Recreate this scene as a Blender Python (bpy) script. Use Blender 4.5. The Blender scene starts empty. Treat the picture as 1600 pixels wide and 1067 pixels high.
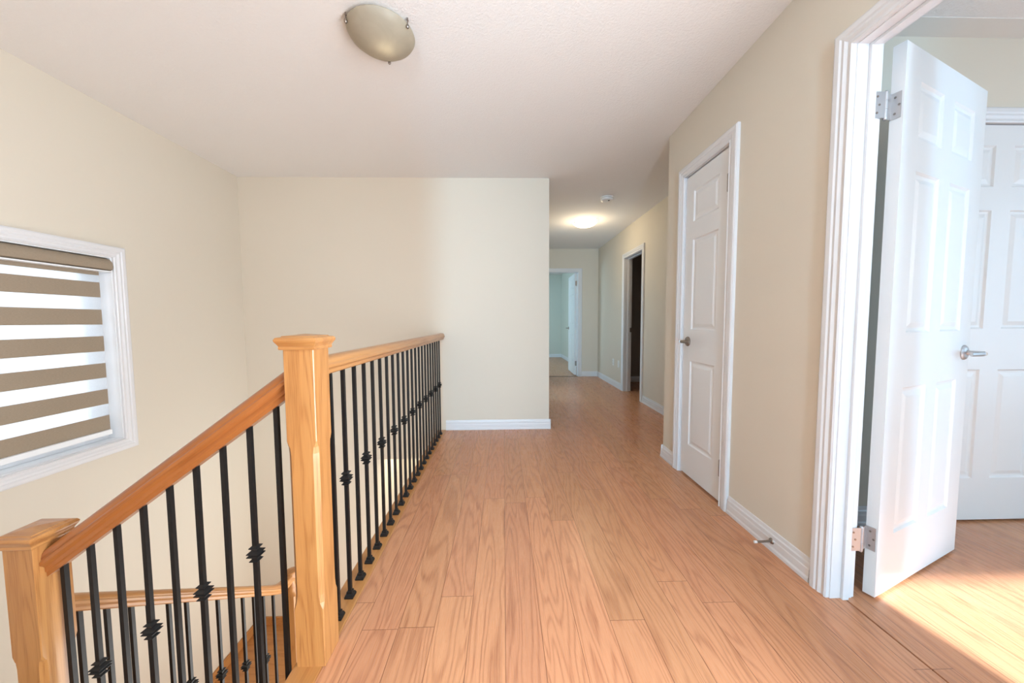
import bpy, bmesh, math
from mathutils import Vector, Matrix
from math import sin, cos, pi, radians, atan2, sqrt
S = bpy.context.scene
COL = S.collection
WL = {}                                   # world offset of every un-rotated parent
# ------------------------------------------------------------------ materials
def lin(c):
    return tuple(((v/12.92) if v <= .04045 else ((v+.055)/1.055)**2.4) for v in [x/255 for x in c])+(1,)
class N:
    def __init__(s, name):
        s.m = bpy.data.materials.new(name); s.m.use_nodes = True
        s.t = s.m.node_tree; s.t.nodes.clear()
        s.out = s.t.nodes.new('ShaderNodeOutputMaterial')
    def n(s, typ, **kw):
        o = s.t.nodes.new('ShaderNode'+typ)
        for k, v in kw.items(): setattr(o, k, v)
        return o
    def L(s, a, b): s.t.links.new(a, b)
    def put(s, sock, v):
        if hasattr(v, 'is_output') or isinstance(v, bpy.types.NodeSocket): s.L(v, sock)
        else: sock.default_value = v
    def math(s, op, a, b=None, c=None, clamp=False):
        o = s.n('Math', operation=op, use_clamp=clamp); s.put(o.inputs[0], a)
        if b is not None: s.put(o.inputs[1], b)
        if c is not None: s.put(o.inputs[2], c)
        return o.outputs[0]
    def mix(s, f, a, b, blend='MIX'):
        o = s.n('Mix', data_type='RGBA', blend_type=blend)
        s.put(o.inputs[0], f); s.put(o.inputs[6], a); s.put(o.inputs[7], b)
        return o.outputs[2]
    def xyz(s, a, b, c):
        o = s.n('CombineXYZ'); s.put(o.inputs[0], a); s.put(o.inputs[1], b); s.put(o.inputs[2], c)
        return o.outputs[0]
    def noise(s, vec, scale=1, detail=2, rough=.5, dist=0):
        o = s.n('TexNoise'); s.put(o.inputs['Vector'], vec)
        o.inputs['Scale'].default_value = scale; o.inputs['Detail'].default_value = detail
        o.inputs['Roughness'].default_value = rough; o.inputs['Distortion'].default_value = dist
        return o.outputs[0]
    def white(s, vec):
        o = s.n('TexWhiteNoise', noise_dimensions='3D'); s.put(o.inputs['Vector'], vec); return o.outputs['Value']
    def bsdf(s, col, rough=.5, metal=0, bump=None, bstr=.2, bdist=.002, spec=.5, coat=0, trans=0, emis=None, es=0):
        b = s.n('BsdfPrincipled'); s.put(b.inputs['Base Color'], col); s.put(b.inputs['Roughness'], rough)
        b.inputs['Metallic'].default_value = metal; b.inputs['Specular IOR Level'].default_value = spec
        b.inputs['Coat Weight'].default_value = coat; b.inputs['Coat Roughness'].default_value = .12
        if trans: b.inputs['Transmission Weight'].default_value = trans
        if emis: b.inputs['Emission Color'].default_value = emis; b.inputs['Emission Strength'].default_value = es
        if bump is not None:
            u = s.n('Bump'); u.inputs['Strength'].default_value = bstr; u.inputs['Distance'].default_value = bdist
            s.L(bump, u.inputs['Height']); s.L(u.outputs[0], b.inputs['Normal'])
        s.L(b.outputs[0], s.out.inputs[0]); return b
    def obj(s):
        return s.n('TexCoord').outputs['Object']
def paint(name, c, rough=.7, sc=180, st=.12, spec=.3):
    k = N(name); v = k.obj()
    bn = k.noise(v, sc, 2, .6)
    big = k.noise(v, 1.3, 2, .5)
    col = k.mix(k.math('MULTIPLY', big, .06), lin(c), (1, 1, 1, 1), 'MULTIPLY')
    k.bsdf(col, rough, bump=bn, bstr=st, bdist=.001, spec=spec); return k.m
def metal(name, c, rough, m=1):
    k = N(name); v = k.obj(); n = k.noise(v, 60, 2)
    k.bsdf(lin(c), k.math('MULTIPLY_ADD', n, .12, rough), m); return k.m
def wood(name, light, dark, axis='Z', W=None, LEN=1.2, rough=.35, rings=7, gu=7, gv=.55, slope=0, contrast=.75, fib=.35, coat=.0, tint=.14, gap=.8):
    k = N(name); sp = k.n('SeparateXYZ'); k.L(k.obj(), sp.inputs[0]); x, y, z = sp.outputs
    if axis == 'Y': u, v, w = x, y, z
    elif axis == 'X': u, v, w = y, x, z
    else: u, v, w = x, z, y
    if slope:                                  # grain following a sloping rail
        if axis == 'X': w = k.math('SUBTRACT', z, k.math('MULTIPLY', x, slope))
        else: w = k.math('SUBTRACT', z, k.math('MULTIPLY', y, slope))
    idn = 0.37; gapm = None
    if W:
        a = k.math('DIVIDE', u, W); pu = k.math('FLOOR', a); fu = k.math('FRACT', a)
        r = k.white(k.xyz(pu, 3.1, 0))
        b = k.math('ADD', k.math('DIVIDE', v, LEN), k.math('MULTIPLY', r, 7.3)); pv = k.math('FLOOR', b); fv = k.math('FRACT', b)
        idn = k.white(k.xyz(pu, pv, 1.7)); id2 = k.white(k.xyz(pv, pu, 5.3))
        du = k.math('MULTIPLY', k.math('MINIMUM', fu, k.math('SUBTRACT', 1, fu)), W)
        dv = k.math('MULTIPLY', k.math('MINIMUM', fv, k.math('SUBTRACT', 1, fv)), LEN)
        dd = k.math('MINIMUM', du, dv)
        gapm = k.math('LESS_THAN', dd, .0009)
        # each board is printed with strips whose grain differs
    wob = k.noise(k.xyz(k.math('MULTIPLY', u, 3), k.math('MULTIPLY', v, 2.2), k.math('MULTIPLY', idn, 31)), 1, 2)
    uu = k.math('ADD', k.math('MULTIPLY', u, gu), k.math('MULTIPLY', wob, .5))
    vec = k.xyz(uu, k.math('MULTIPLY', v, gv), k.math('ADD', k.math('MULTIPLY', w, gu), k.math('MULTIPLY', idn, 57.0)))
    g = k.noise(vec, 1, 1.6, .45, .35)
    ring = k.math('MULTIPLY_ADD', k.math('SINE', k.math('MULTIPLY', g, 6.283*rings)), .5, .5)
    ring = k.math('POWER', ring, 2.6)
    fv_ = k.xyz(k.math('MULTIPLY', u, 420), k.math('MULTIPLY', v, 9), k.math('ADD', k.math('MULTIPLY', w, 420), k.math('MULTIPLY', idn, 13)))
    fibre = k.noise(fv_, 1, 2, .6)
    fibre = k.math('MULTIPLY', k.math('SUBTRACT', fibre, .42), 3.2, clamp=True)
    m = k.math('MULTIPLY', ring, contrast)
    m = k.math('ADD', k.math('MULTIPLY', m, k.math('MULTIPLY_ADD', fibre, .6, .4)), k.math('MULTIPLY', fibre, fib*.5), clamp=True)
    col = k.mix(m, lin(light), lin(dark))
    soft = k.noise(k.xyz(k.math('MULTIPLY', u, 12), k.math('MULTIPLY', v, 1.1), k.math('MULTIPLY', idn, 11)), 1, 2)
    col = k.mix(k.math('MULTIPLY', soft, .35), col, lin(tuple(int(q*.93) for q in light)), 'MIX')
    if W:
        hs = k.n('HueSaturation'); k.put(hs.inputs['Color'], col)
        k.put(hs.inputs['Value'], k.math('MULTIPLY_ADD', id2, tint, 1-tint/2))
        k.put(hs.inputs['Hue'], k.math('MULTIPLY_ADD', idn, .006, .497))
        col = hs.outputs[0]
        col = k.mix(k.math('MULTIPLY', gapm, gap), col, lin((95, 52, 32)))
    k.bsdf(col, k.math('MULTIPLY_ADD', fibre, .08, rough), bump=k.math('SUBTRACT', 1, m), bstr=.08, bdist=.0008, spec=.45, coat=coat)
    return k.m
M = {}
WALLC = (216, 206, 190)
M['wall'] = paint('cream wall paint', WALLC)
M['wallgrey'] = paint('pale grey green wall paint', (208, 208, 196))
M['trim'] = paint('white trim paint', (221, 220, 221), .32, 40, .03, .5)
M['door'] = paint('white door paint', (226, 226, 226), .38, 60, .04, .5)
M['vinyl'] = paint('white vinyl window', (235, 236, 238), .35, 40, .02, .5)
k = N('stippled ceiling'); v = k.obj(); a = k.noise(v, 90, 3, .7); k.bsdf(lin((234, 231, 228)), .9, bump=a, bstr=.55, bdist=.006, spec=.1); M['ceil'] = k.m
M['ceilflat'] = paint('smooth ceiling border', (226, 222, 216), .8)
M['floor'] = wood('oak laminate planks', (208, 149, 110), (142, 82, 54), 'Y', W=.125, rough=.27, rings=16, gu=8.5, gv=.9, contrast=.66, tint=.12, fib=.5)
OL, OD = (190, 134, 78), (146, 88, 42)
M['oakZ'] = wood('honey oak upright', OL, OD, 'Z', rough=.3, gu=13, gv=1.3, rings=8, contrast=.72, coat=.25, fib=.5)
M['oakY'] = wood('honey oak along landing', OL, OD, 'Y', rough=.3, gu=9, gv=.5, rings=8, contrast=.65, fib=.45, coat=.25)
M['oakX'] = wood('honey oak cap', OL, OD, 'X', rough=.3, gu=9, gv=.9, rings=8, contrast=.65, fib=.45, coat=.25)
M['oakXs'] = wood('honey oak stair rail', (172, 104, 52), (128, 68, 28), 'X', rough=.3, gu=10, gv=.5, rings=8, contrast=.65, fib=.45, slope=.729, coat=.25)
M['oakYs'] = wood('honey oak lower rail', OL, OD, 'Y', rough=.3, gu=10, gv=.5, rings=8, contrast=.65, fib=.45, slope=-.76, coat=.25)
M['iron'] = metal('black iron', (13, 13, 14), .45, 0)
M['nickel'] = metal('brushed nickel', (196, 196, 198), .4)
M['steel'] = metal('satin steel', (150, 140, 132), .3)
k = N('taupe woven blind'); v = k.obj(); sp = k.n('SeparateXYZ'); k.L(v, sp.inputs[0])
a = k.noise(k.xyz(0, k.math('MULTIPLY', sp.outputs[1], 90), k.math('MULTIPLY', sp.outputs[2], 900)), 1, 3, .7)
b = k.mix(a, lin((128, 112, 94)), lin((176, 160, 140)))
k.bsdf(b, .85, bump=a, bstr=.2, bdist=.0006, spec=.2); M['blind'] = k.m
k = N('sheer blind mesh'); t = k.n('BsdfTransparent'); t.inputs[0].default_value = (1, 1, 1, 1)
tl = k.n('BsdfTranslucent'); tl.inputs[0].default_value = (.9, .92, .95, 1)
mx = k.n('MixShader'); k.put(mx.inputs[0], k.math('MULTIPLY_ADD', k.noise(k.obj(), 500, 1), .2, .3)); k.L(t.outputs[0], mx.inputs[1]); k.L(tl.outputs[0], mx.inputs[2]); k.L(mx.outputs[0], k.out.inputs[0]); M['sheer'] = k.m
k = N('window glass'); t = k.n('BsdfTransparent'); gl = k.n('BsdfGlossy'); gl.inputs['Roughness'].default_value = .02
mx = k.n('MixShader'); mx.inputs[0].default_value = .05; k.L(t.outputs[0], mx.inputs[1]); k.L(gl.outputs[0], mx.inputs[2]); k.L(mx.outputs[0], k.out.inputs[0]); M['glass'] = k.m
k = N('alabaster glass unlit'); v = k.obj(); a = k.noise(v, 9, 3, .6, 1.5)
b_ = k.bsdf(k.mix(a, lin((150, 140, 124)), lin((190, 180, 162))), .42, spec=.4)
tl = k.n('BsdfTranslucent'); tl.inputs[0].default_value = (.8, .74, .6, 1); mx = k.n('MixShader'); mx.inputs[0].default_value = .3
k.L(b_.outputs[0], mx.inputs[1]); k.L(tl.outputs[0], mx.inputs[2]); k.L(mx.outputs[0], k.out.inputs[0]); M['alab'] = k.m
k = N('alabaster glass lit'); v = k.obj(); a = k.noise(v, 9, 3, .6, 1.5)
k.bsdf(k.mix(a, lin((235, 215, 170)), lin((255, 245, 220))), .3, emis=(1, .86, .58, 1), es=3.2); M['alablit'] = k.m
M['plastic'] = paint('white plastic', (232, 230, 226), .4, 30, .02, .5)
M['slot'] = paint('dark slot', (40, 40, 40), .6, 30, .02, .3)
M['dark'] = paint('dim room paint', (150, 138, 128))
k = N('pale siding'); v = k.obj(); sp = k.n('SeparateXYZ'); k.L(v, sp.inputs[0])
f = k.math('FRACT', k.math('DIVIDE', sp.outputs[1], .3)); g = k.math('LESS_THAN', f, .06)
k.bsdf(k.mix(g, lin((222, 224, 226)), lin((190, 196, 204))), .8); M['siding'] = k.m
# ------------------------------------------------------------------ mesh helpers
def box(bm, x0, x1, y0, y1, z0, z1, bev=0):
    if x0 > x1: x0, x1 = x1, x0
    if y0 > y1: y0, y1 = y1, y0
    if z0 > z1: z0, z1 = z1, z0
    vs = [bm.verts.new((x, y, z)) for x in (x0, x1) for y in (y0, y1) for z in (z0, z1)]
    fs = [bm.faces.new([vs[i] for i in q]) for q in ((0, 1, 3, 2), (4, 6, 7, 5), (0, 4, 5, 1), (2, 3, 7, 6), (0, 2, 6, 4), (1, 5, 7, 3))]
    if bev:
        es = list({e for f in fs for e in f.edges})
        bmesh.ops.bevel(bm, geom=es, offset=bev, segments=2, affect='EDGES', profile=.6)
    return bm
def NB(): return bmesh.new()
def B(*a, bev=0): return box(NB(), *a, bev=bev)
def loft(bm, rings, closed=True, caps=True):
    R = [[bm.verts.new(p) for p in r] for r in rings]
    n = len(R[0])
    for i in range(len(R)-1):
        for j in range(n if closed else n-1):
            a, b, c, d = R[i][j], R[i][(j+1) % n], R[i+1][(j+1) % n], R[i+1][j]
            bm.faces.new((a, b, c, d))
    if caps:
        bm.faces.new(R[0][::-1]); bm.faces.new(R[-1])
    return bm
def lathe(bm, prof, c=(0, 0, 0), axis='Z', seg=40, caps=True):
    rings = []
    for (r, h) in prof:
        ring = []
        for i in range(seg):
            t = 2*pi*i/seg; a, b = max(r, 1e-5)*cos(t), max(r, 1e-5)*sin(t)
            if axis == 'Z': p = (a, b, h)
            elif axis == 'X': p = (h, a, b)
            else: p = (a, h, b)
            ring.append((p[0]+c[0], p[1]+c[1], p[2]+c[2]))
        rings.append(ring)
    return loft(bm, rings, caps=caps)
def sq(bm, prof, cx, cy):                 # square lathe: (half width, z)
    return loft(bm, [[(cx-h, cy-h, z), (cx+h, cy-h, z), (cx+h, cy+h, z), (cx-h, cy+h, z)] for h, z in prof])
def tube(bm, pts, r, seg=10):
    rings = []; n = len(pts)
    for i, p in enumerate(pts):
        p = Vector(p); t = (Vector(pts[min(i+1, n-1)])-Vector(pts[max(i-1, 0)])).normalized()
        s = t.cross(Vector((0, 0, 1)));
        if s.length < 1e-3: s = Vector((1, 0, 0))
        s.normalize(); q = s.cross(t); rr = r[i] if isinstance(r, (list, tuple)) else r
        rings.append([tuple(p+(s*cos(2*pi*j/seg)+q*sin(2*pi*j/seg))*rr) for j in range(seg)])
    return loft(bm, rings)
def obj(name, bm, mat, parent=None, smooth=False, local=False, bev=0):
    bmesh.ops.recalc_face_normals(bm, faces=bm.faces)
    off = Vector((0, 0, 0))
    if parent is not None and not local: off = WL.get(parent.name, Vector((0, 0, 0)))
    if off.length: bmesh.ops.translate(bm, verts=bm.verts, vec=-off)
    me = bpy.data.meshes.new(name); bm.to_mesh(me); bm.free()
    o = bpy.data.objects.new(name, me); COL.objects.link(o)
    if isinstance(mat, (list, tuple)):
        for m in mat: me.materials.append(m)
    else: me.materials.append(mat)
    if smooth:
        for p in me.polygons: p.use_smooth = True
        md = o.modifiers.new('e', 'EDGE_SPLIT'); md.split_angle = radians(38)
    if bev:
        md = o.modifiers.new('b', 'BEVEL'); md.width = bev; md.segments = 2; md.limit_method = 'ANGLE'; md.angle_limit = radians(50)
    if parent is not None: o.parent = parent; WL[o.name] = off
    else: WL[o.name] = Vector((0, 0, 0))
    return o
def thing(name, label, cat, loc=(0, 0, 0), rz=0, group=None, kind=None):
    o = bpy.data.objects.new(name, None); COL.objects.link(o); o.location = loc; o.rotation_euler = (0, 0, rz)
    o.empty_display_size = .1
    if kind: o['kind'] = kind
    if label: o['label'] = label
    if cat: o['category'] = cat
    if group: o['group'] = group
    WL[o.name] = Vector(loc); return o
def tag(o, label, cat, group=None):
    o['label'] = label; o['category'] = cat
    if group: o['group'] = group
    return o
def struct(name, bm, mat, label=None, cat=None):
    o = obj(name, bm, mat); o['kind'] = 'structure'
    if label: o['label'] = label
    if cat: o['category'] = cat
    return o
H = 2.44; XR = 1.25; XL = -2.489; YB = 3.357; XE = .449; XF = 1.82; YF = 6.55
# ------------------------------------------------------------------ walls
def wall(name, boxes, mat='wall', label=None):
    bm = NB()
    for b in boxes: box(bm, *b)
    return struct(name, bm, M[mat], label, 'wall')
BOT = -2.75
WY0, WY1, WZ0, WZ1 = 1.12, 2.265, .32, 1.49
wall('wall_left', [(XL-.16, XL, -5.0, WY0, BOT, H), (XL-.16, XL, WY1, YB, BOT, H), (XL-.16, XL, WY0, WY1, BOT, WZ0), (XL-.16, XL, WY0, WY1, WZ1, H)], label='cream wall with the blind-covered window over the stairs')
wall('wall_back', [(XL-.16, XE, YB, YB+.12, -.29, H), (XL-.16, -1.3, YB, YB+.12, BOT, -.29)], label='tall pale wall at the far side of the stairwell')
wall('wall_passage', [(XE-.12, XE, YB+.12, YF, 0, H)], label='left wall of the passage behind the stairwell wall')
wall('wall_lower_hall', [(-2.6, .6, 4.4, 4.5, BOT, -.29), (-1.36, -1.3, YB+.12, 4.4, BOT, -.29)], label='lower hall wall seen below the upper floor edge')
wall('wall_stair_front', [(XL, -.66, -.12, -.002, BOT, -.29)], label='near wall of the stairwell')
wall('wall_light_blocker', [(-.62, -.5, -5.0, -.25, 0, H)], label='unseen partition added behind the viewpoint to block light')  # unseen blocker, added to keep the hall slit light off the stairwell side
wall('wall_under_landing', [(-.62, -.5, 0, 1.3, BOT, -.29), (-.62, -.5, 3.0, YB, BOT, -.29), (-.62, -.5, 1.3, 3.0, -.5, -.29), (-.62, -.5, 1.3, 3.0, BOT, -2.3)], label='wall below the landing edge')  # gap in this wall is added for the lower fill light
DY0, DY1 = .51, 1.235       # bedroom doorway
CY0, CY1 = 1.893, 2.363     # closet doorway
DZ = 2.045; WT = .085
wall('wall_right', [(XR, XR+WT, -5.0, -.65, 0, H), (XR, XR+WT, .35, DY0, 0, H), (XR, XR+WT, -.65, .35, 2.05, H), (XR, XR+WT, DY1, CY0, 0, H), (XR, XR+WT, CY1, 2.61, 0, H), (XR, XR+WT, DY0, DY1, DZ, H), (XR, XR+WT, CY0, CY1, DZ, H)], label='beige right hall wall between the closet door and the open bedroom door')  # unseen opening beside the viewpoint is added for the side fill light
wall('wall_return', [(XR+WT, XF+.1, 2.49, 2.61, 0, H)], label='wall returning behind the closet')
FY0, FY1 = 4.46, 5.125
wall('wall_far_right', [(XF, XF+.11, 2.61, FY0, 0, H), (XF, XF+.11, FY1, YF+.1, 0, H), (XF, XF+.11, FY0, FY1, 2.0, H)], label='right wall of the passage around the dark doorway')
EX0, EX1 = .68, 1.44
wall('wall_far', [(XE-.12, EX0, YF, YF+.11, 0, H), (EX1, XF, YF, YF+.11, 0, H), (EX0, EX1, YF, YF+.11, 2.005, H)], label='end wall of the passage with the doorway to the far bedroom')
wall('wall_hall_front', [(XL-.16, -2.2, -5.12, -5.0, 0, H), (-1.0, -.5, -5.12, -5.0, 0, H), (-.1, XR+WT, -5.12, -5.0, 0, H), (-2.2, -1.0, -5.12, -5.0, 0, .2), (-2.2, -1.0, -5.12, -5.0, 2.1, H), (-.5, -.1, -5.12, -5.0, 2.1, H), (-.5, -.1, -5.12, -5.0, 0, .1)], label='hall end wall behind the viewpoint')  # narrow opening is shaped for the slit fill light
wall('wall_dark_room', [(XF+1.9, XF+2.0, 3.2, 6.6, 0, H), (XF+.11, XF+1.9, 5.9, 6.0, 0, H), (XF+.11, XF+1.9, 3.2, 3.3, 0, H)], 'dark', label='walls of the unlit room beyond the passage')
wall('wall_far_bedroom', [(-1.3, 1.83, 10.1, 10.2, 0, H), (1.72, 1.83, YF+.11, 10.1, 0, H), (-1.4, -1.3, YF, 7.2, 0, H), (-1.4, -1.3, 8.9, 10.1, 0, H), (-1.4, -1.3, 7.2, 8.9, 0, .6), (-1.4, -1.3, 7.2, 8.9, 2.1, H), (-1.4, .33, YF, YF+.11, 0, H)], 'wallgrey', label='walls of the far bedroom past the end doorway')
BYN = -1.2; BW0, BW1 = 1.86, 2.75
K0, K1 = 2.13, 2.865        # closet door in the bedroom
wall('wall_bedroom', [(XR+WT, K0-.02, 1.69, 1.8, 0, H), (K1+.02, 4.6, 1.69, 1.8, 0, H), (K0-.02, K1+.02, 1.69, 1.8, 2.045, H), (4.5, 4.6, BYN, 1.69, 0, H),
   (XR+WT, BW0, BYN-.1, BYN, 0, H), (BW1, 4.6, BYN-.1, BYN, 0, H), (BW0, BW1, BYN-.1, BYN, 0, .25), (BW0, BW1, BYN-.1, BYN, 2.08, H)], 'wall', label='pale bedroom wall behind the open white door')
wall('wall_closet', [(XR+WT, XF, 1.8, 1.83, 0, H), (XF-.03, XF, 1.83, 2.49, 0, H), (K0-.1, K1+.1, 2.4, 2.45, 0, H), (K0-.1, K0-.06, 1.8, 2.4, 0, H), (K1+.06, K1+.1, 1.8, 2.4, 0, H), (K0-.1, K1+.1, 1.8, 2.45, -.03, -.0)], 'wallgrey', label='closet interiors behind the closed doors')
# ------------------------------------------------------------------ floors and ceilings
bm = NB()
for b in [(-.57, XR+.053, -5, YB), (XL, -.57, -5, -.0), (XE, XF+.0, YB, YF), (XR+.053, XF, 2.61, YB), ]: box(bm, b[0], b[1], b[2], b[3], -.29, 0)
struct('floor', bm, M['floor'], 'oak laminate plank floor of the landing and passage', 'floor')
bm = B(XR+.061, 4.6, BYN, 1.8, -.29, -.001); box(bm, XR+.053, XR+.061, DY0, DY1, -.29, -.012); struct('floor', bm, M['floor'], 'oak laminate plank floor of the bedroom on the right', 'floor')
struct('floor', B(-1.4, 1.83, YF, 10.2, -.29, -.001), M['floor'], 'plank floor of the far bedroom', 'floor')
struct('floor', B(XF, XF+2, 3.2, 6.0, -.29, -.001), M['floor'], 'plank floor of the unlit room', 'floor')
struct('floor', B(-2.7, .7, -.1, 4.5, -2.85, -2.75), M['floor'], 'lower storey floor under the stairs', 'floor')
struct('ceiling', B(XL-.16, XF+.0, -5.1, YF+.1, H, H+.1), M['ceil'], 'stippled off-white ceiling over stairs and passage', 'ceiling')
bm = B(XR+WT, 4.6, BYN, 1.8, H, H+.1); box(bm, XR+WT, 4.5, 1.585, 1.69, H-.003, H, 0)
o = struct('ceiling', bm, [M['ceil'], M['ceilflat']], 'bedroom ceiling with smooth border strip', 'ceiling')
for p in o.data.polygons[6:]: p.material_index = 1
struct('ceiling', B(XF, XF+2, 2.6, 6.6, H, H+.1), M['ceil'], 'ceiling of the unlit room', 'ceiling')
struct('ceiling', B(-1.4, 1.9, YF+.1, 10.2, H, H+.1), M['ceil'], 'ceiling of the far bedroom', 'ceiling')
struct('ceiling', B(-1.3, -.5, YB+.12, 4.4, -.29, -.2), M['ceilflat'], 'ceiling of the lower hall', 'ceiling')
# nosing board that caps the landing edge
bm = NB(); box(bm, -.662, -.57, .0, YB, -.03, .001, bev=.006); box(bm, -.65, -.62, .0, YB, -.29, -.03)
struct('trim_1', bm, M['oakY'], 'oak nosing board along the landing edge', 'trim')
# ------------------------------------------------------------------ baseboards
BP = [(0, 0), (.016, 0), (.016, .014), (.012, .022), (.012, .052), (.010, .058), (.010, .074), (.006, .080), (.004, .094), (0, .097)]
def baseboard(name, runs, label, mat='trim'):
    bm = NB()
    for (x0, y0, x1, y1, nx, ny) in runs:
        loft(bm, [[(x+nx*d, y+ny*d, z) for d, z in BP] for x, y in ((x0, y0), (x1, y1))])
    return struct(name, bm, M[mat], label, 'baseboard')
baseboard('baseboard_back', [(-.575, YB, XE+.016, YB, 0, -1), (XE, YB-.014, XE, YF, 1, 0)], 'white stepped baseboard along the stairwell end wall')
baseboard('baseboard_right', [(XR, DY1+.072, XR, CY0-.072, -1, 0), (XR, CY1+.072, XR, 2.626, -1, 0), (XR-.014, 2.61, XF, 2.61, 0, 1), (XR, -5, XR, -.65, -1, 0)], 'white stepped baseboard along the right hall wall')
baseboard('baseboard_far_right', [(XF, 2.61, XF, FY0-.07, -1, 0), (XF, FY1+.07, XF, YF, -1, 0)], 'white baseboard of the passage right wall')
baseboard('baseboard_far', [(EX1+.07, YF, XF, YF, 0, -1)], 'white baseboard of the passage end wall')
baseboard('baseboard_bedroom', [(XR+WT+.0, 1.69, K0-.09, 1.69, 0, -1), (XR+WT, DY1+.075, XR+WT, 1.69, 1, 0)], 'white baseboard behind the open bedroom door')
baseboard('baseboard_far_bedroom', [(-1.3, 10.1, 1.72, 10.1, 0, -1), (1.72, 7.3, 1.72, 10.1, -1, 0)], 'white baseboard of the far bedroom')
baseboard('baseboard_dark_room', [(XF+1.9, 3.3, XF+1.9, 5.9, -1, 0), (XF+.11, 5.9, XF+1.9, 5.9, 0, -1)], 'baseboard of the unlit room')
# ------------------------------------------------------------------ doorways: casings and jambs
CP = [(0, 0), (0, .012), (.006, .016), (.012, .012), (.020, .012), (.030, .018), (.040, .016), (.046, .020), (.062, .020), (.070, .015), (.070, 0)]
def casing(bm, P, a, b, top, out, bottom=0, prof=CP, loop=False):
    """P(u, z, d) maps along-wall u, height z, distance d off the wall; a<b opening sides."""
    rings = []
    if loop: path = [(a, bottom, -1, -1), (a, top, -1, 1), (b, top, 1, 1), (b, bottom, 1, -1), (a, bottom, -1, -1)]
    else: path = [(a, bottom, -1, 0), (a, top, -1, 1), (b, top, 1, 1), (b, bottom, 1, 0)]
    for (u, z, su, sz) in path: rings.append([P(u+su*w, z+sz*w, d*out) for w, d in prof])
    return loft(bm, rings, caps=not loop)
PX = lambda X: (lambda u, z, d: (X+d, u, z))
PY = lambda Y: (lambda u, z, d: (u, Y+d, z))
# six-panel and three-panel moulded slabs; local frame: x along width, y thickness (front at y=0), z up
def panel_door(w, h, t, cols, rows):
    bm = NB()
    xs = sorted({0, w} | {c for q in cols for c in q}); zs = sorted({0, h} | {c for q in rows for c in q})
    for side in (0, 1):
        Y = 0 if side == 0 else t; sg = 1 if side == 0 else -1
        for i in range(len(xs)-1):
            for j in range(len(zs)-1):
                x0, x1, z0, z1 = xs[i], xs[i+1], zs[j], zs[j+1]
                if (x0, x1) in cols and (z0, z1) in rows:
                    rr = [(0, 0), (.007, .0075), (.013, .0085), (.018, .0085), (.036, .0025), (.04, .002)]
                    prev = None
                    for ins, dep in rr:
                        y = Y+sg*dep
                        r = [bm.verts.new(p) for p in ((x0+ins, y, z0+ins), (x1-ins, y, z0+ins), (x1-ins, y, z1-ins), (x0+ins, y, z1-ins))]
                        if prev:
                            for q in range(4): bm.faces.new((prev[q], prev[(q+1) % 4], r[(q+1) % 4], r[q]))
                        prev = r
                    bm.faces.new(prev)
                else:
                    bm.faces.new([bm.verts.new(p) for p in ((x0, Y, z0), (x1, Y, z0), (x1, Y, z1), (x0, Y, z1))])
    for (xa, xb, za, zb) in ((0, 0, 0, h), (w, w, 0, h)):
        bm.faces.new([bm.verts.new(p) for p in ((xa, 0, za), (xa, t, za), (xa, t, zb), (xa, 0, zb))])
    for z in (0, h): bm.faces.new([bm.verts.new(p) for p in ((0, 0, z), (w, 0, z), (w, t, z), (0, t, z))])
    bmesh.ops.remove_doubles(bm, verts=bm.verts, dist=1e-5)
    return bm
ROWS = [(.225, .80), (1.01, 1.605), (1.72, 1.92)]
def hinge_bm(bm, c, up=.089, r=.007):
    x, y, z = c
    lathe(bm, [(r*.6, -up/2-.006), (r*.9, -up/2-.003), (r, -up/2), (r, -up/6), (r*.8, -up/6+.001), (r, -up/6+.002), (r, up/6), (r*.8, up/6+.001), (r, up/6+.002), (r, up/2), (r*.9, up/2+.003), (r*.5, up/2+.006)], (x, y, z), seg=14)
# closet door (door_1)
d1 = thing('door_1', 'narrow closed white three-panel closet door in the right hall wall', 'door', (XR, (CY0+CY1)/2, 0), kind='structure')
bm = NB(); casing(bm, PX(XR), CY0+.001, CY1-.004, DZ-.006, -1); obj('door_casing', bm, M['trim'], d1)
bm = NB(); box(bm, XR, XR+WT, CY0, CY0+.009, 0, DZ); box(bm, XR, XR+WT, CY1-.009, CY1, 0, DZ); box(bm, XR, XR+WT, CY0+.009, CY1-.009, DZ-.009, DZ)
box(bm, XR+.05, XR+.075, CY0+.009, CY0+.019, 0, DZ-.009); box(bm, XR+.05, XR+.075, CY1-.019, CY1-.009, 0, DZ-.009); box(bm, XR+.05, XR+.075, CY0+.019, CY1-.019, DZ-.019, DZ-.009)
obj('door_jamb', bm, M['trim'], d1)
bm = panel_door(.446, 2.014, .035, [(.09, .356)], [(a-.012, b-.012) for a, b in ROWS])
bmesh.ops.transform(bm, matrix=Matrix(((0, 1, 0, XR+.004), (1, 0, 0, 1.905), (0, 0, 1, .013), (0, 0, 0, 1))), verts=bm.verts)
obj('door_slab', bm, M['door'], d1)
for z in (1.83, .217):
    bm = NB(); hinge_bm(bm, (XR-.004, 1.9035, z), r=.0065); box(bm, XR-.002, XR+.006, 1.9025, 1.9045, z-.044, z+.044); obj('hinge', bm, M['steel'], d1, smooth=True)
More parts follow.
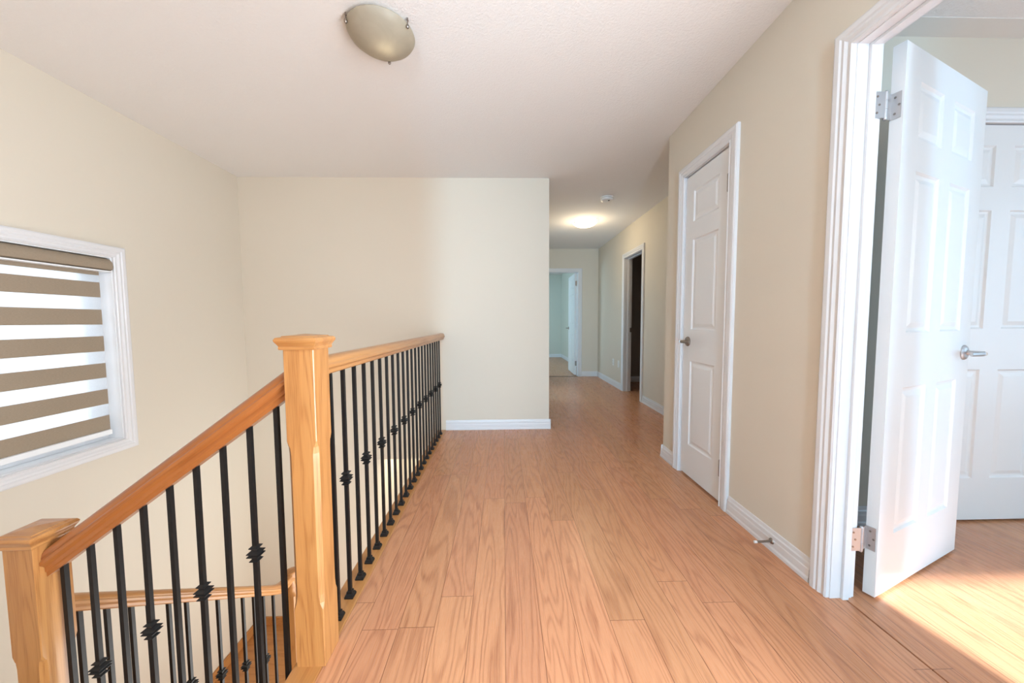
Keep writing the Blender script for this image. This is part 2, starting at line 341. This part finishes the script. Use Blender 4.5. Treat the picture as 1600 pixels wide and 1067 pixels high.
def lever(bm, nick=True):                   # local: rose on y=0 pointing to -y, lever towards -x
    lathe(bm, [(.0, -.012), (.020, -.012), (.028, -.009), (.0325, -.004), (.0325, 0)], axis='Y', seg=28)
    tube(bm, [(0, -.008, 0), (0, -.03, 0), (0, -.048, 0), (-.006, -.056, 0), (-.016, -.059, 0)], [.011, .009, .009, .0095, .010], 14)
    R = []
    for t in range(9):
        q = t/8; x = -.010-.098*q; hz = .0105-.002*q; hy = .0065-.002*q; yc = -.058+.008*q*q
        R.append([(x, yc+hy*cos(a), hz*sin(a)) for a in [2*pi*i/12 for i in range(12)]])
    loft(bm, R)
bm = NB(); lever(bm)
# closet lever: door normal is -X, hinge towards -Y
bmesh.ops.transform(bm, matrix=Matrix(((0, 1, 0, XR+.004), (1, 0, 0, 2.292), (0, 0, 1, .93), (0, 0, 0, 1))), verts=bm.verts)
obj('door_handle', bm, M['steel'], d1, smooth=True)
# bedroom door (door_2), open
d2 = thing('door_2', 'white six-panel bedroom door standing open at the right', 'door', (1.41, 1.212, 0), kind='structure')
ang = atan2(.36, .933)
bm = NB(); casing(bm, PX(XR), DY0+.004, DY1-.004, DZ-.004, -1); obj('door_casing', bm, M['trim'], d2)
bm = NB(); casing(bm, PX(XR+WT), DY0+.004, DY1-.004, DZ-.004, 1); obj('door_casing', bm, M['trim'], d2)
bm = NB(); e = .008
box(bm, XR, XR+WT, DY0, DY0+e, 0, DZ); box(bm, XR, XR+WT, DY1-e, DY1, 0, DZ); box(bm, XR, XR+WT, DY0+e, DY1-e, DZ-e, DZ)
box(bm, XR+.04, XR+.064, DY0+e, DY0+e+.011, 0, DZ-e, .002); box(bm, XR+.04, XR+.064, DY1-e-.011, DY1-e, 0, DZ-e, .002); box(bm, XR+.04, XR+.064, DY0+e+.011, DY1-e-.011, DZ-e-.011, DZ-e, .002)
obj('door_jamb', bm, M['trim'], d2)
Rm = Matrix.Translation((1.41, 1.212, .011)) @ Matrix.Rotation(ang, 4, 'Z')
bm = panel_door(.711, 2.030, .035, [(.118, .312), (.405, .599)], ROWS)
bmesh.ops.transform(bm, matrix=Rm, verts=bm.verts); slab = obj('door_slab', bm, M['door'], d2)
bm = NB(); lever(bm); bmesh.ops.transform(bm, matrix=Matrix.Translation((1.41, 1.212, .925)) @ Matrix.Rotation(ang, 4, 'Z') @ Matrix.Translation((.652, 0, 0)), verts=bm.verts)
obj('door_handle', bm, M['nickel'], d2, smooth=True)
bm = NB(); lever(bm); bmesh.ops.transform(bm, matrix=Matrix.Translation((1.41, 1.212, .925)) @ Matrix.Rotation(ang, 4, 'Z') @ Matrix.Translation((.652, .035, 0)) @ Matrix.Scale(-1, 4, (0, 1, 0)), verts=bm.verts)
obj('door_handle', bm, M['nickel'], d2, smooth=True)
PIN = (1.362, 1.232)
nd = Vector((-.36, .933, 0)); dd = Vector((.933, .36, 0)); P0 = Vector((1.41, 1.212, 0))
for z in (1.83, .235):
    bm = NB(); hinge_bm(bm, (PIN[0], PIN[1]-.004, z), r=.0068)
    box(bm, XR+.068, PIN[0], DY1-e-.003, DY1-e, z-.045, z+.045)     # leaf let into the jamb
    a = P0+nd*.001-dd*.0025; b = P0+nd*.031-dd*.0025
    c = Vector((PIN[0], PIN[1]-.002, 0)); 
    prof = [c, b, a]
    # leaf on the door edge, thin plate from pin across the edge
    pts = [Vector((PIN[0], PIN[1]-.004, 0)), b-dd*.0, a+nd*.004]
    ring = [[(p.x, p.y, zz) for zz in (z-.045, z+.045)]+[((p-dd*.002).x, (p-dd*.002).y, zz) for zz in (z+.045, z-.045)] for p in pts]
    loft(bm, ring)
    h = obj('hinge', bm, M['nickel'], d2)
    bm = NB()
    for (q, zz) in ((.35, .028), (.7, 0), (.35, -.028)):
        p = b.lerp(a, q)-dd*.003
        lathe(bm, [(.0001, -.001), (.0038, -.001), (.0038, .0006), (.0001, .0006)], (p.x, p.y, z+zz), axis='X', seg=12)
    for (q, zz) in ((.25, .028), (.6, 0), (.25, -.028)):
        lathe(bm, [(.0001, -.001), (.0038, -.001), (.0038, .0006), (.0001, .0006)], (XR+.072+.022*q, DY1-e-.0032, z+zz), axis='Y', seg=12)
    obj('screw', bm, M['steel'], h)
# bedroom closet door (door_3)
d3 = thing('door_3', 'closed white six-panel door inside the bedroom, partly hidden by the open door', 'door', ((K0+K1)/2, 1.69, 0), kind='structure')
bm = NB(); casing(bm, PY(1.69), K0-.004, K1+.004, 2.034, -1); obj('door_casing', bm, M['trim'], d3)
bm = NB(); box(bm, K0-.02, K0-.004, 1.69, 1.8, 0, 2.045); box(bm, K1+.004, K1+.02, 1.69, 1.8, 0, 2.045); box(bm, K0-.004, K1+.004, 1.69, 1.8, 2.034, 2.045); obj('door_jamb', bm, M['trim'], d3)
bm = panel_door(K1-K0, 2.018, .035, [(.12, .325), (.421, .626)], ROWS); bmesh.ops.translate(bm, verts=bm.verts, vec=(K0, 1.692, .011)); obj('door_slab', bm, M['door'], d3)
# passage doorway to the unlit room (door_4): pocket of casing, jamb and strike plate
d4 = thing('door_4', 'open doorway to the unlit room on the passage right wall', 'door', (XF, (FY0+FY1)/2, 0), kind='structure')
bm = NB(); casing(bm, PX(XF), FY0+.004, FY1-.004, 1.996, -1); obj('door_casing', bm, M['trim'], d4)
bm = NB(); box(bm, XF, XF+.11, FY0, FY0+e, 0, 2.0); box(bm, XF, XF+.11, FY1-e, FY1, 0, 2.0); box(bm, XF, XF+.11, FY0+e, FY1-e, 2.0-e, 2.0)
box(bm, XF+.05, XF+.08, FY1-e-.011, FY1-e, 0, 2.0-e); box(bm, XF+.05, XF+.08, FY0+e+.011, FY1-e-.011, 2.0-e-.011, 2.0-e); obj('door_jamb', bm, M['trim'], d4)
obj('strike_plate', B(XF+.081, XF+.109, FY1-e-.0025, FY1-e, .90, .965), M['steel'], d4)
# far bedroom doorway (door_5) with its door open inward
d5 = thing('door_5', 'doorway at the passage end with white door opened inward', 'door', ((EX0+EX1)/2, YF, 0), kind='structure')
bm = NB(); casing(bm, PY(YF), EX0+.004, EX1-.004, 2.001, -1); obj('door_casing', bm, M['trim'], d5)
bm = NB(); box(bm, EX0, EX0+e, YF, YF+.11, 0, 2.005); box(bm, EX1-e, EX1, YF, YF+.11, 0, 2.005); box(bm, EX0+e, EX1-e, YF, YF+.11, 2.005-e, 2.005); obj('door_jamb', bm, M['trim'], d5)
bm = panel_door(.74, 1.985, .035, [(.118, .325), (.415, .622)], ROWS)
T5 = Matrix.Translation((EX1-.012, YF+.118, .011)) @ Matrix.Rotation(radians(88.5), 4, 'Z')
bmesh.ops.transform(bm, matrix=T5, verts=bm.verts); obj('door_slab', bm, M['door'], d5)
for yy in (0, .035):
    bm = NB(); lever(bm); bmesh.ops.transform(bm, matrix=T5 @ Matrix.Translation((.68, yy, .91)) @ (Matrix.Scale(-1, 4, (0, 1, 0)) if yy else Matrix.Identity(4)), verts=bm.verts)
    obj('door_handle', bm, M['steel'], d5, smooth=True)
for z in (1.80, .24):
    bm = NB(); hinge_bm(bm, (EX1-.012, YF+.112, z)); box(bm, EX1-e-.03, EX1-e, YF+.100, YF+.1155, z-.045, z+.045); obj('hinge', bm, M['steel'], d5)
struct('trim_2', B(EX0+e, EX1-e, YF-.012, YF+.02, .0, .004, bev=.0015), M['slot'], 'dark threshold strip under the end doorway', 'trim')
# closet doorway on the far bedroom right wall
d6 = thing('door_6', 'white closet door on the far bedroom right wall', 'door', (1.72, 8.0, 0), kind='structure')
bm = NB(); casing(bm, PX(1.72), 7.75, 8.5, 2.03, -1); obj('door_casing', bm, M['trim'], d6)
bm = panel_door(.742, 2.01, .02, [(.118, .325), (.415, .622)], ROWS)
bmesh.ops.transform(bm, matrix=Matrix(((0, 1, 0, 1.70), (1, 0, 0, 7.754), (0, 0, 1, .011), (0, 0, 0, 1))), verts=bm.verts); obj('door_slab', bm, M['door'], d6)
# ------------------------------------------------------------------ window over the stairs
w1 = thing('window_1', 'white framed slider window over the stairs', 'window', (XL, (WY0+WY1)/2, WZ0), kind='structure')
bm = NB(); casing(bm, PX(XL), WY0, WY1, WZ1, 1, bottom=WZ0, loop=True); obj('window_casing', bm, M['trim'], w1)
bm = NB(); q = .006
box(bm, XL-.16, XL, WY0, WY0+q, WZ0, WZ1); box(bm, XL-.16, XL, WY1-q, WY1, WZ0, WZ1); box(bm, XL-.16, XL, WY0+q, WY1-q, WZ0, WZ0+q); box(bm, XL-.16, XL, WY0+q, WY1-q, WZ1-q, WZ1)
obj('window_jamb', bm, M['vinyl'], w1)
def frame(bm, x0, x1, y0, y1, z0, z1, t):
    box(bm, x0, x1, y0, y0+t, z0, z1, .003); box(bm, x0, x1, y1-t, y1, z0, z1, .003); box(bm, x0, x1, y0+t, y1-t, z0, z0+t, .003); box(bm, x0, x1, y0+t, y1-t, z1-t, z1, .003)
bm = NB(); frame(bm, XL-.15, XL-.09, WY0+q, WY1-q, WZ0+q, WZ1-q, .035); obj('window_frame', bm, M['vinyl'], w1)
bm = NB(); frame(bm, XL-.125, XL-.10, 1.66, WY1-.041, WZ0+.041, WZ1-.041, .04); s1 = obj('window_sash', bm, M['vinyl'], w1)
obj('window_pane', B(XL-.115, XL-.111, 1.70, WY1-.08, WZ0+.08, WZ1-.08), M['glass'], s1)
bm = NB(); frame(bm, XL-.145, XL-.126, WY0+.041, 1.70, WZ0+.041, WZ1-.041, .04); s2 = obj('window_sash', bm, M['vinyl'], w1)
obj('window_pane', B(XL-.137, XL-.133, WY0+.08, 1.66, WZ0+.08, WZ1-.08), M['glass'], s2)
bm = NB(); box(bm, XL-.098, XL-.088, 2.13, 2.19, WZ0+.012, WZ0+.03, .003); obj('window_latch', bm, M['vinyl'], w1)
# blind
bl = thing('window_blind', 'taupe striped zebra roller blind half letting light through, over the stair window', 'blind', (XL-.04, (WY0+WY1)/2, WZ1))
FX = XL-.035
bm = NB(); R = []
for yy in (WY0+.008, WY1-.008):
    R.append([(XL-.07, yy, 1.400), (XL-.005, yy, 1.404), (XL+.012, yy, 1.412), (XL+.018, yy, 1.43), (XL+.014, yy, 1.455), (XL, yy, 1.474), (XL-.02, yy, 1.482), (XL-.07, yy, 1.482)])
loft(bm, R); obj('blind_cassette', bm, M['blind'], bl, smooth=True)
obj('cassette_edge', B(XL-.06, XL+.013, WY0+.01, WY1-.01, 1.395, 1.402), M['vinyl'], bl)
obj('fabric_strip', B(FX-.002, FX, WY0+.035, 2.222, 1.372, 1.395), M['blind'], bl)
zt = [(1.236, 1.328), (1.066, 1.159), (.898, .993), (.731, .823), (.563, .657), (.398, .490)]
prev = 1.372
for a, b in zt:
    obj('sheer_strip', B(FX-.0015, FX-.0007, WY0+.035, 2.222, b, prev), M['sheer'], bl)
    obj('fabric_strip', B(FX-.002, FX, WY0+.035, 2.222, a, b), M['blind'], bl); prev = a
bm = NB(); box(bm, FX-.012, FX+.010, WY0+.033, 2.224, .365, .397, .004); obj('bottom_rail', bm, M['vinyl'], bl)
# neighbouring house outside
nb = struct('wall_outside', B(-6.2, -6.0, -3, 8, BOT, 3.2), M['siding'], 'pale siding of the neighbouring house beyond the window', 'wall')
# ------------------------------------------------------------------ balustrades
def knuckle(z): return [(.0066, z-.027), (.0130, z-.0225), (.0135, z-.0205), (.0080, z-.0150), (.0085, z-.0125), (.0178, z-.0060), (.0182, z-.0040), (.0135, z-.0005), (.0135, z+.0005), (.0182, z+.0040), (.0178, z+.0060), (.0085, z+.0125), (.0080, z+.0150), (.0135, z+.0205), (.0130, z+.0225), (.0066, z+.027)]
def bal_mesh(h, kz=None):
    bm = NB(); t = .00635; box(bm, -t, t, -t, t, 0, h); return bm
def make_bal(parent, x, y, z0, z1, kz, shoe=True, src=None):
    """baluster with optional knuckle and foot shoe; origin at its foot"""
    if src is None:
        bm = bal_mesh(z1-z0); b = obj('baluster', bm, M['iron'], None)
        kids = []
        if kz is not None:
            bm = NB(); sq(bm, knuckle(0), 0, 0); kk = obj('knuckle', bm, M['iron'], None); kk.parent = b; kk.location = (0, 0, kz-z0)
        if shoe:
            bm = NB(); sq(bm, [(.0165, 0), (.0165, .007), (.0145, .009), (.0145, .013), (.010, .016), (.010, .024), (.0075, .026)], 0, 0); kk = obj('baluster_shoe', bm, M['iron'], None); kk.parent = b
    else:
        b = src.copy(); COL.objects.link(b)
        for ch in src.children:
            c = ch.copy(); COL.objects.link(c); c.parent = b
    b.parent = parent; o = WL[parent.name]; b.location = (x-o.x, y-o.y, z0-o.z)
    return b
def newel(parent, cx, cy, z0, z1, chz, name='newel_post'):
    """square post 89 mm, corners stop-chamfered between the two heights chz"""
    h = .0445; c = .0125; bm = NB(); R = []
    def octo(k, z):
        return [(cx-h+k, cy-h, z), (cx+h-k, cy-h, z), (cx+h, cy-h+k, z), (cx+h, cy+h-k, z), (cx+h-k, cy+h, z), (cx-h+k, cy+h, z), (cx-h, cy+h-k, z), (cx-h, cy-h+k, z)]
    za, zb = chz
    for k, z in ((.002, z0), (.002, za-.012), (.009, za+.006), (c, za+.03), (c, zb-.035), (.010, zb-.014), (.0075, zb-.012), (.002, zb+.004), (.002, z1)): R.append(octo(k, z))
    loft(bm, R); p = obj(name, bm, M['oakZ'], parent)
    bm = NB(); zt = z1
    sq(bm, [(.0445, zt-.001), (.051, zt), (.0525, zt+.004), (.0515, zt+.010), (.0545, zt+.016), (.0585, zt+.022), (.0605, zt+.027), (.0605, zt+.030), (.0570, zt+.036), (.047, zt+.038), (.045, zt+.0405), (.0, zt+.046)], cx, cy)
    bmesh.ops.remove_doubles(bm, verts=bm.verts, dist=1e-4)
    obj('newel_cap', bm, M['oakX'], p); return p
RP = [(.018, -.030), (.022, -.026), (.022, -.015), (.0255, -.011), (.0325, -.006), (.0325, .003), (.0285, .008), (.0285, .012), (.0255, .021), (.020, .027), (.011, .0305)]
RP = [(-a, b) for a, b in RP[::-1]] + RP; RP = RP[::-1]
GX = -.6065; CYN = 1.065
g = thing('landing_balustrade', 'long oak and black iron guard rail along the landing edge, with the tall square newel', 'balustrade', (GX, CYN, 0))
nw = newel(g, GX, CYN, .001, .992, (.20, .712))
bm = NB(); loft(bm, [[(GX+a, y, .929+b) for a, b in RP] for y in (CYN+.0452, YB-.001)]); obj('handrail', bm, M['oakY'], g, smooth=True)
S0 = None; S1 = None
for i in range(22):
    y = 1.199+.0963*i; kn = (i % 2 == 1)
    src = S1 if kn else S0
    b = make_bal(g, GX, y, .001, .900, .476 if kn else None, True, src)
    if kn and S1 is None: S1 = b
    if not kn and S0 is None: S0 = b
# upper stair flight balustrade
g2 = thing('stair_balustrade', 'sloping oak rail with black balusters down to the short square newel at lower left', 'balustrade', (-1.458, CYN, -.57))
newel(g2, -1.458, CYN, -.779, .400, (-.40, .055))
SL = .729
def rz(x): return .812+SL*(x+.706)      # underside of stair rail
bm = NB(); rings = []
ct = 1/sqrt(1+SL*SL)
for x in (GX-.0455, -1.458+.0455): rings.append([(x, CYN+a, rz(x)+.010+(b+.030)/ct) for a, b in RP])
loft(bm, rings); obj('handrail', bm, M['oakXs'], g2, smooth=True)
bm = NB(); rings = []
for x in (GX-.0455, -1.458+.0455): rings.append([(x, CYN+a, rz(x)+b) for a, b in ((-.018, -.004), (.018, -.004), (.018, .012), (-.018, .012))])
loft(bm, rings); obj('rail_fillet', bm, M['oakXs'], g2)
HB = .86
for k_ in range(9):
    x = -.706-.0845*k_; kn = k_ % 2 == 1; zt = rz(x)
    b = make_bal(g2, x, CYN, -.195*(1+int((-x-.657)/.255))+.001, zt+.002, zt-.408 if kn else None, True)
# lower flight balustrade (descends away along x=-1.458)
g3 = thing('lower_stair_balustrade', 'lower oak rail with black balusters beyond the short newel, ending at a rounded newel', 'balustrade', (-1.45, 2.2, -1.74))
SX = -1.45
def rz2(y): return .100-.776*(y-1.144)
pts = [(CYN+.0445, None), (2.10, None)]
bm = NB(); rings = []
def railz(y): return rz2(y)+.03
path = [(CYN+.046, railz(CYN+.046)), (1.3, railz(1.3)), (1.7, railz(1.7)), (2.05, railz(2.05)), (2.12, railz(2.12)+.004), (2.17, railz(2.12)-.016), (2.215, railz(2.12)-.020), (2.255, railz(2.12)-.012)]
for y, z in path: rings.append([(SX+a, y, z+b*1.08) for a, b in RP])
loft(bm, rings); obj('handrail', bm, M['oakYs'], g3, smooth=True)
zt = railz(2.12)
bm = NB(); lathe(bm, [(.030, zt-.035), (.036, zt-.028), (.041, zt-.010), (.041, zt+.012), (.036, zt+.022), (.022, zt+.028), (.0, zt+.030)], (SX, 2.262, 0), seg=28); obj('rail_cap', bm, M['oakYs'], g3, smooth=True)
bm = NB(); rings = []
def ring8(r, z, sqr): return [(SX+(r*cos(t))*(1 if not sqr else min(1/max(abs(cos(t)), 1e-6), 1/max(abs(sin(t)), 1e-6))), 2.262+(r*sin(t))*(1 if not sqr else min(1/max(abs(cos(t)), 1e-6), 1/max(abs(sin(t)), 1e-6))), z) for t in [2*pi*i/32+pi/32 for i in range(32)]]
for r, z, s in ((.040, -1.979, 1), (.040, zt-.17, 1), (.040, zt-.135, 1), (.036, zt-.12, 0), (.034, zt-.105, 0), (.026, zt-.085, 0), (.020, zt-.06, 0), (.019, zt-.045, 0), (.024, zt-.036, 0), (.024, zt-.03, 0)): rings.append(ring8(r, z, s))
loft(bm, rings); obj('newel_post', bm, M['oakZ'], g3, smooth=True)
ys = [1.144, 1.222, 1.300, 1.362, 1.441, 1.520, 1.601, 1.682, 1.759, 1.839, 1.918, 1.992, 2.076]
for i, y in enumerate(ys):
    kn = i % 2 == 1; zt_ = rz2(y)
    b = make_bal(g3, SX, y, -.78-.2*(1+int((y-1.12)/.25))+.001, zt_+.003, zt_-.40 if kn else None, False)
# ------------------------------------------------------------------ stairs (mostly hidden below)
st = thing('staircase', 'oak staircase with skirt board going down below the landing', 'staircase', (-1.5, 1.0, -1.98))
RZ = .195
for i in range(3):
    x1 = -.657-.255*i; z = -RZ*(i+1)
    obj('tread', B(max(x1-.285, -1.405), x1, 0.002, 1.13, z-.03, z, bev=.006), M['oakY'], st)
    obj('riser', B(x1-.012, x1, 0.01, 1.015, z, z+RZ-(.03), bev=0), M['oakY'], st)
obj('riser', B(-1.435, -1.423, .01, 1.0, -.78, -.615), M['oakY'], st)
obj('landing', B(XL+.002, -1.42, 0.002, 1.13, -.81, -.78, bev=.004), M['oakX'], st)
for i in range(5):
    y0 = 1.12+.25*i; z = -.78-.2*(i+1)
    obj('tread', B(XL+.002, -1.41 if i < 4 else -1.495, y0, y0+.28, z-.03, z, bev=.006), M['oakX'], st)
    obj('riser', B(XL+.002, -1.46 if i < 4 else -1.495, y0, y0+.012, z, z+.17), M['oakX'], st)
obj('landing', B(XL+.002, -.63, 2.22, YB-.002, -2.01, -1.98, bev=.003), M['oakX'], st)
bm = NB(); box(bm, XL+.002, XL+.018, 2.36, YB-.002, -1.98, -1.895, .003); box(bm, XL+.018, -1.31, YB-.018, YB-.002, -1.98, -1.895, .003); obj('skirt_board', bm, M['oakY'], st)
bm = NB(); R = []
loft(bm, [[(x, 1.0, -.95), (x, 1.0, -.55), (x, 1.12, -.52), (x, 2.36, -1.60), (x, 2.36, -1.98)] for x in (XL+.002, XL+.018)]); obj('skirt_board', bm, M['oakY'], st)
bm = NB(); loft(bm, [[(x, 1.115, -1.15), (x, 1.115, -.82), (x, 2.21, -1.70), (x, 2.21, -2.0)] for x in (-1.435, -1.41)]); obj('stringer', bm, M['oakYs'], st)
bm = NB(); loft(bm, [[(-.665, y, -.50), (-.665, y, -.28), (-1.40, y, -.84), (-1.40, y, -1.0)] for y in (1.132, 1.16)]); obj('stringer', bm, M['oakXs'], st)
# ------------------------------------------------------------------ ceiling fixtures
def ceiling_light(label, x, y, r, lit, rot):
    t = thing('ceiling_light', label, 'ceiling light', (x, y, H), group='glass dome ceiling lights')
    bm = NB(); lathe(bm, [(r*.62, 0), (r*.62, -.016), (r*.55, -.022), (0, -.022)], (x, y, H), seg=48); obj('ceiling_pan', bm, M['nickel'], t, smooth=True)
    bm = NB(); pr = [(r*.93, -.018), (r, -.020), (r*1.01, -.024), (r*.99, -.030), (r*.93, -.042), (r*.80, -.058), (r*.62, -.071), (r*.40, -.081), (r*.2, -.086), (0, -.088)]
    lathe(bm, pr, (x, y, H), seg=56); obj('glass_bowl', bm, M['alablit' if lit else 'alab'], t, smooth=True)
    for k2 in range(3):
        a = rot+k2*2*pi/3; cx, cy = x+cos(a)*(r+.004), y+sin(a)*(r+.004)
        bm = NB(); lathe(bm, [(.003, -.002), (.003, -.03), (.006, -.032), (.0075, -.037), (.0065, -.043), (.003, -.047), (0, -.048)], (cx, cy, H), seg=14)
        box(bm, cx-.004, cx+.004, cy-.004, cy+.004, H-.014, H-.010); obj('clip', bm, M['steel'], t, smooth=True)
    return t
ceiling_light('frosted glass dome ceiling light with only a faint glow, over the landing', -.562, 1.70, .150, False, radians(-25))
ceiling_light('lit frosted glass dome ceiling light in the passage', 1.125, 4.74, .165, True, radians(200))
t = thing('smoke_detector', 'round white smoke detector on the passage ceiling in front of the lit lamp', 'smoke detector', (1.16, 3.86, H))
bm = NB(); lathe(bm, [(.072, 0), (.072, -.010), (.069, -.012)], (1.16, 3.86, H), seg=40); obj('mounting_plate', bm, M['plastic'], t, smooth=True)
bm = NB(); lathe(bm, [(.060, -.012), (.060, -.016), (.068, -.017), (.068, -.028), (.062, -.036), (.045, -.041), (.040, -.041), (.038, -.038), (.0, -.038)], (1.16, 3.86, H), seg=40); obj('cover', bm, M['plastic'], t, smooth=True)
bm = NB(); lathe(bm, [(.0, -.0415), (.010, -.0415), (.010, -.038)], (1.175, 3.84, H), seg=20); obj('test_button', bm, M['slot'], t, smooth=True)
# outlets on the passage wall
def outlet(y, label, blank=False):
    t = thing('wall_outlet', label, 'outlet', (XF, y, .39))
    bm = NB(); box(bm, XF-.006, XF, y-.035, y+.035, .333, .447, .003); obj('cover_plate', bm, M['plastic'], t)
    t['group'] = 'wall plates in the passage'
    if not blank:
        for z in (.37, .41):
            bm = NB(); box(bm, XF-.009, XF-.005, y-.016, y+.016, z-.014, z+.014, .002); rc = obj('socket', bm, M['plastic'], t)
            bm = NB(); box(bm, XF-.0096, XF-.0085, y-.008, y-.005, z-.005, z+.006); box(bm, XF-.0096, XF-.0085, y+.005, y+.008, z-.005, z+.006); obj('slot', bm, M['slot'], rc)
    else:
        bm = NB(); box(bm, XF-.010, XF-.005, y-.008, y+.008, .382, .398, .002); obj('jack', bm, M['plastic'], t)
outlet(5.60, 'white wall outlet low on the passage wall, farther from the dark doorway')
outlet(5.34, 'white wall plate low on the passage wall, nearest the dark doorway casing', True)
# door stop on the right baseboard
t = thing('door_stop', 'small metal door stop sticking out of the baseboard beside the open bedroom door', 'door stop', (XR-.012, 1.50, .045))
bm = NB(); lathe(bm, [(.0, -.008), (.007, -.008), (.012, -.005), (.014, 0), (.0, 0)], (XR-.012, 1.50, .048), axis='X', seg=20); obj('flange', bm, M['steel'], t, smooth=True)
bm = NB(); tube(bm, [(XR-.016, 1.50, .048), (XR-.045, 1.499, .0475), (XR-.085, 1.498, .047)], [.0055, .005, .005], 12); obj('rod', bm, M['steel'], t, smooth=True)
bm = NB(); tube(bm, [(XR-.084, 1.498, .047), (XR-.096, 1.498, .047)], [.0062, .0058], 12); obj('rubber_tip', bm, M['plastic'], t, smooth=True)
# ------------------------------------------------------------------ light
w = bpy.data.worlds.new('World'); S.world = w; w.use_nodes = True
bg = w.node_tree.nodes['Background']; bg.inputs[0].default_value = (.80, .90, 1, 1); bg.inputs[1].default_value = 1.6
def portal(name, loc, rot, sx, sy):
    l = bpy.data.lights.new(name, 'AREA'); l.shape = 'RECTANGLE'; l.size = sx; l.size_y = sy; l.cycles.is_portal = True
    o = bpy.data.objects.new(name, l); COL.objects.link(o); o.location = loc; o.rotation_euler = rot; return o
def area(name, loc, rot, sx, sy, e, c):
    l = bpy.data.lights.new(name, 'AREA'); l.shape = 'RECTANGLE'; l.size = sx; l.size_y = sy; l.energy = e; l.color = c
    o = bpy.data.objects.new(name, l); COL.objects.link(o); o.location = loc; o.rotation_euler = rot; return o
# area lights emit along local -Z
portal('portal_stair_window', (XL-.17, (WY0+WY1)/2, (WZ0+WZ1)/2), (0, -pi/2, 0), WZ1-WZ0, WY1-WY0)
UP = radians(20)
area('fill_lower_hall', (-.58, 2.15, -1.4), (0, pi/2+UP, 0), 1.8, 1.7, 29, (1, .97, .90))  # added fill under the landing, brightens the lower left wall
area('fill_hall_left', (-1.6, -5.0, 1.15), (pi/2+UP, 0, 0), 1.2, 1.9, 36, (.95, .95, .93))  # invented window light behind the viewpoint, added as general fill
area('fill_hall_slit', (-.3, -5.0, 1.1), (pi/2+UP, 0, 0), .4, 2.0, 205, (.38, .70, 1))  # added narrow source, shaped to set the back wall's soft shade edge
area('fill_side_opening', (1.29, -.15, 1.03), (0, pi/2+UP*.6, 0), 2.0, .98, 108, (.82, .91, 1))  # made-up bright opening near the viewpoint, added to light the left wall
area('daylight_bedroom', (2.3, BYN+.01, 1.2), (pi/2, 0, 0), .85, 1.8, 15, (.34, .67, 1))
area('fill_bedroom_side', (4.48, -.1, 1.25), (0, pi/2, 0), 1.7, 1.5, 30, (.42, .72, 1))  # added fill against a solid wall without window, shines out through the doorway
area('daylight_far_bedroom', (-1.28, 8.05, 1.35), (0, -pi/2, 0), 1.5, 1.7, 32, (.42, .78, 1))
area('fill_passage_left', (XE+.012, 5.0, 1.0), (0, -pi/2, 0), 1.7, .8, 8, (.42, .75, 1))  # added cool fill for the passage
sun = bpy.data.lights.new('sun', 'SUN'); sun.energy = 12.5; sun.angle = radians(1.2); sun.color = (.86, .94, 1)
so = bpy.data.objects.new('sun', sun); COL.objects.link(so)
dv = Vector((-.17, 1, -.80)).normalized(); so.rotation_euler = dv.to_track_quat('-Z', 'Y').to_euler()
pl = bpy.data.lights.new('passage_lamp', 'POINT'); pl.energy = 7; pl.color = (1, .80, .52); pl.shadow_soft_size = .1
po = bpy.data.objects.new('passage_lamp', pl); COL.objects.link(po); po.location = (1.125, 4.74, H-.20)
pl = bpy.data.lights.new('landing_lamp', 'POINT'); pl.energy = .09; pl.color = (1, .85, .6); pl.shadow_soft_size = .02
po = bpy.data.objects.new('landing_lamp', pl); COL.objects.link(po); po.location = (-.545, 1.70, H-.05)
area('lower_hall_lamp', (-1.0, 3.9, -.35), (0, 0, 0), .3, .3, 4.5, (1, .86, .55))
# ------------------------------------------------------------------ camera
cam = bpy.data.cameras.new('camera'); co = bpy.data.objects.new('camera', cam); COL.objects.link(co)
YA, PT, RO = .0249, -.0589, -.0054
cy_, sy_, cp_, sp_ = cos(YA), sin(YA), cos(PT), sin(PT)
r = Vector((cy_, -sy_, 0)); f0 = Vector((sy_, cy_, 0)); zz = Vector((0, 0, 1))
f = cp_*f0+sp_*zz; u = -sp_*f0+cp_*zz
r2 = cos(RO)*r+sin(RO)*u; u2 = -sin(RO)*r+cos(RO)*u
m = Matrix((r2, u2, -f)).transposed().to_4x4(); m.translation = (0, 0, 1.0723); co.matrix_world = m
cam.sensor_width = 36; cam.lens = 534.5/1600*36; cam.clip_start = .02
S.camera = co
S.view_settings.view_transform = 'Standard'; S.view_settings.look = 'None'; S.view_settings.gamma = 1; S.view_settings.exposure = 0.3
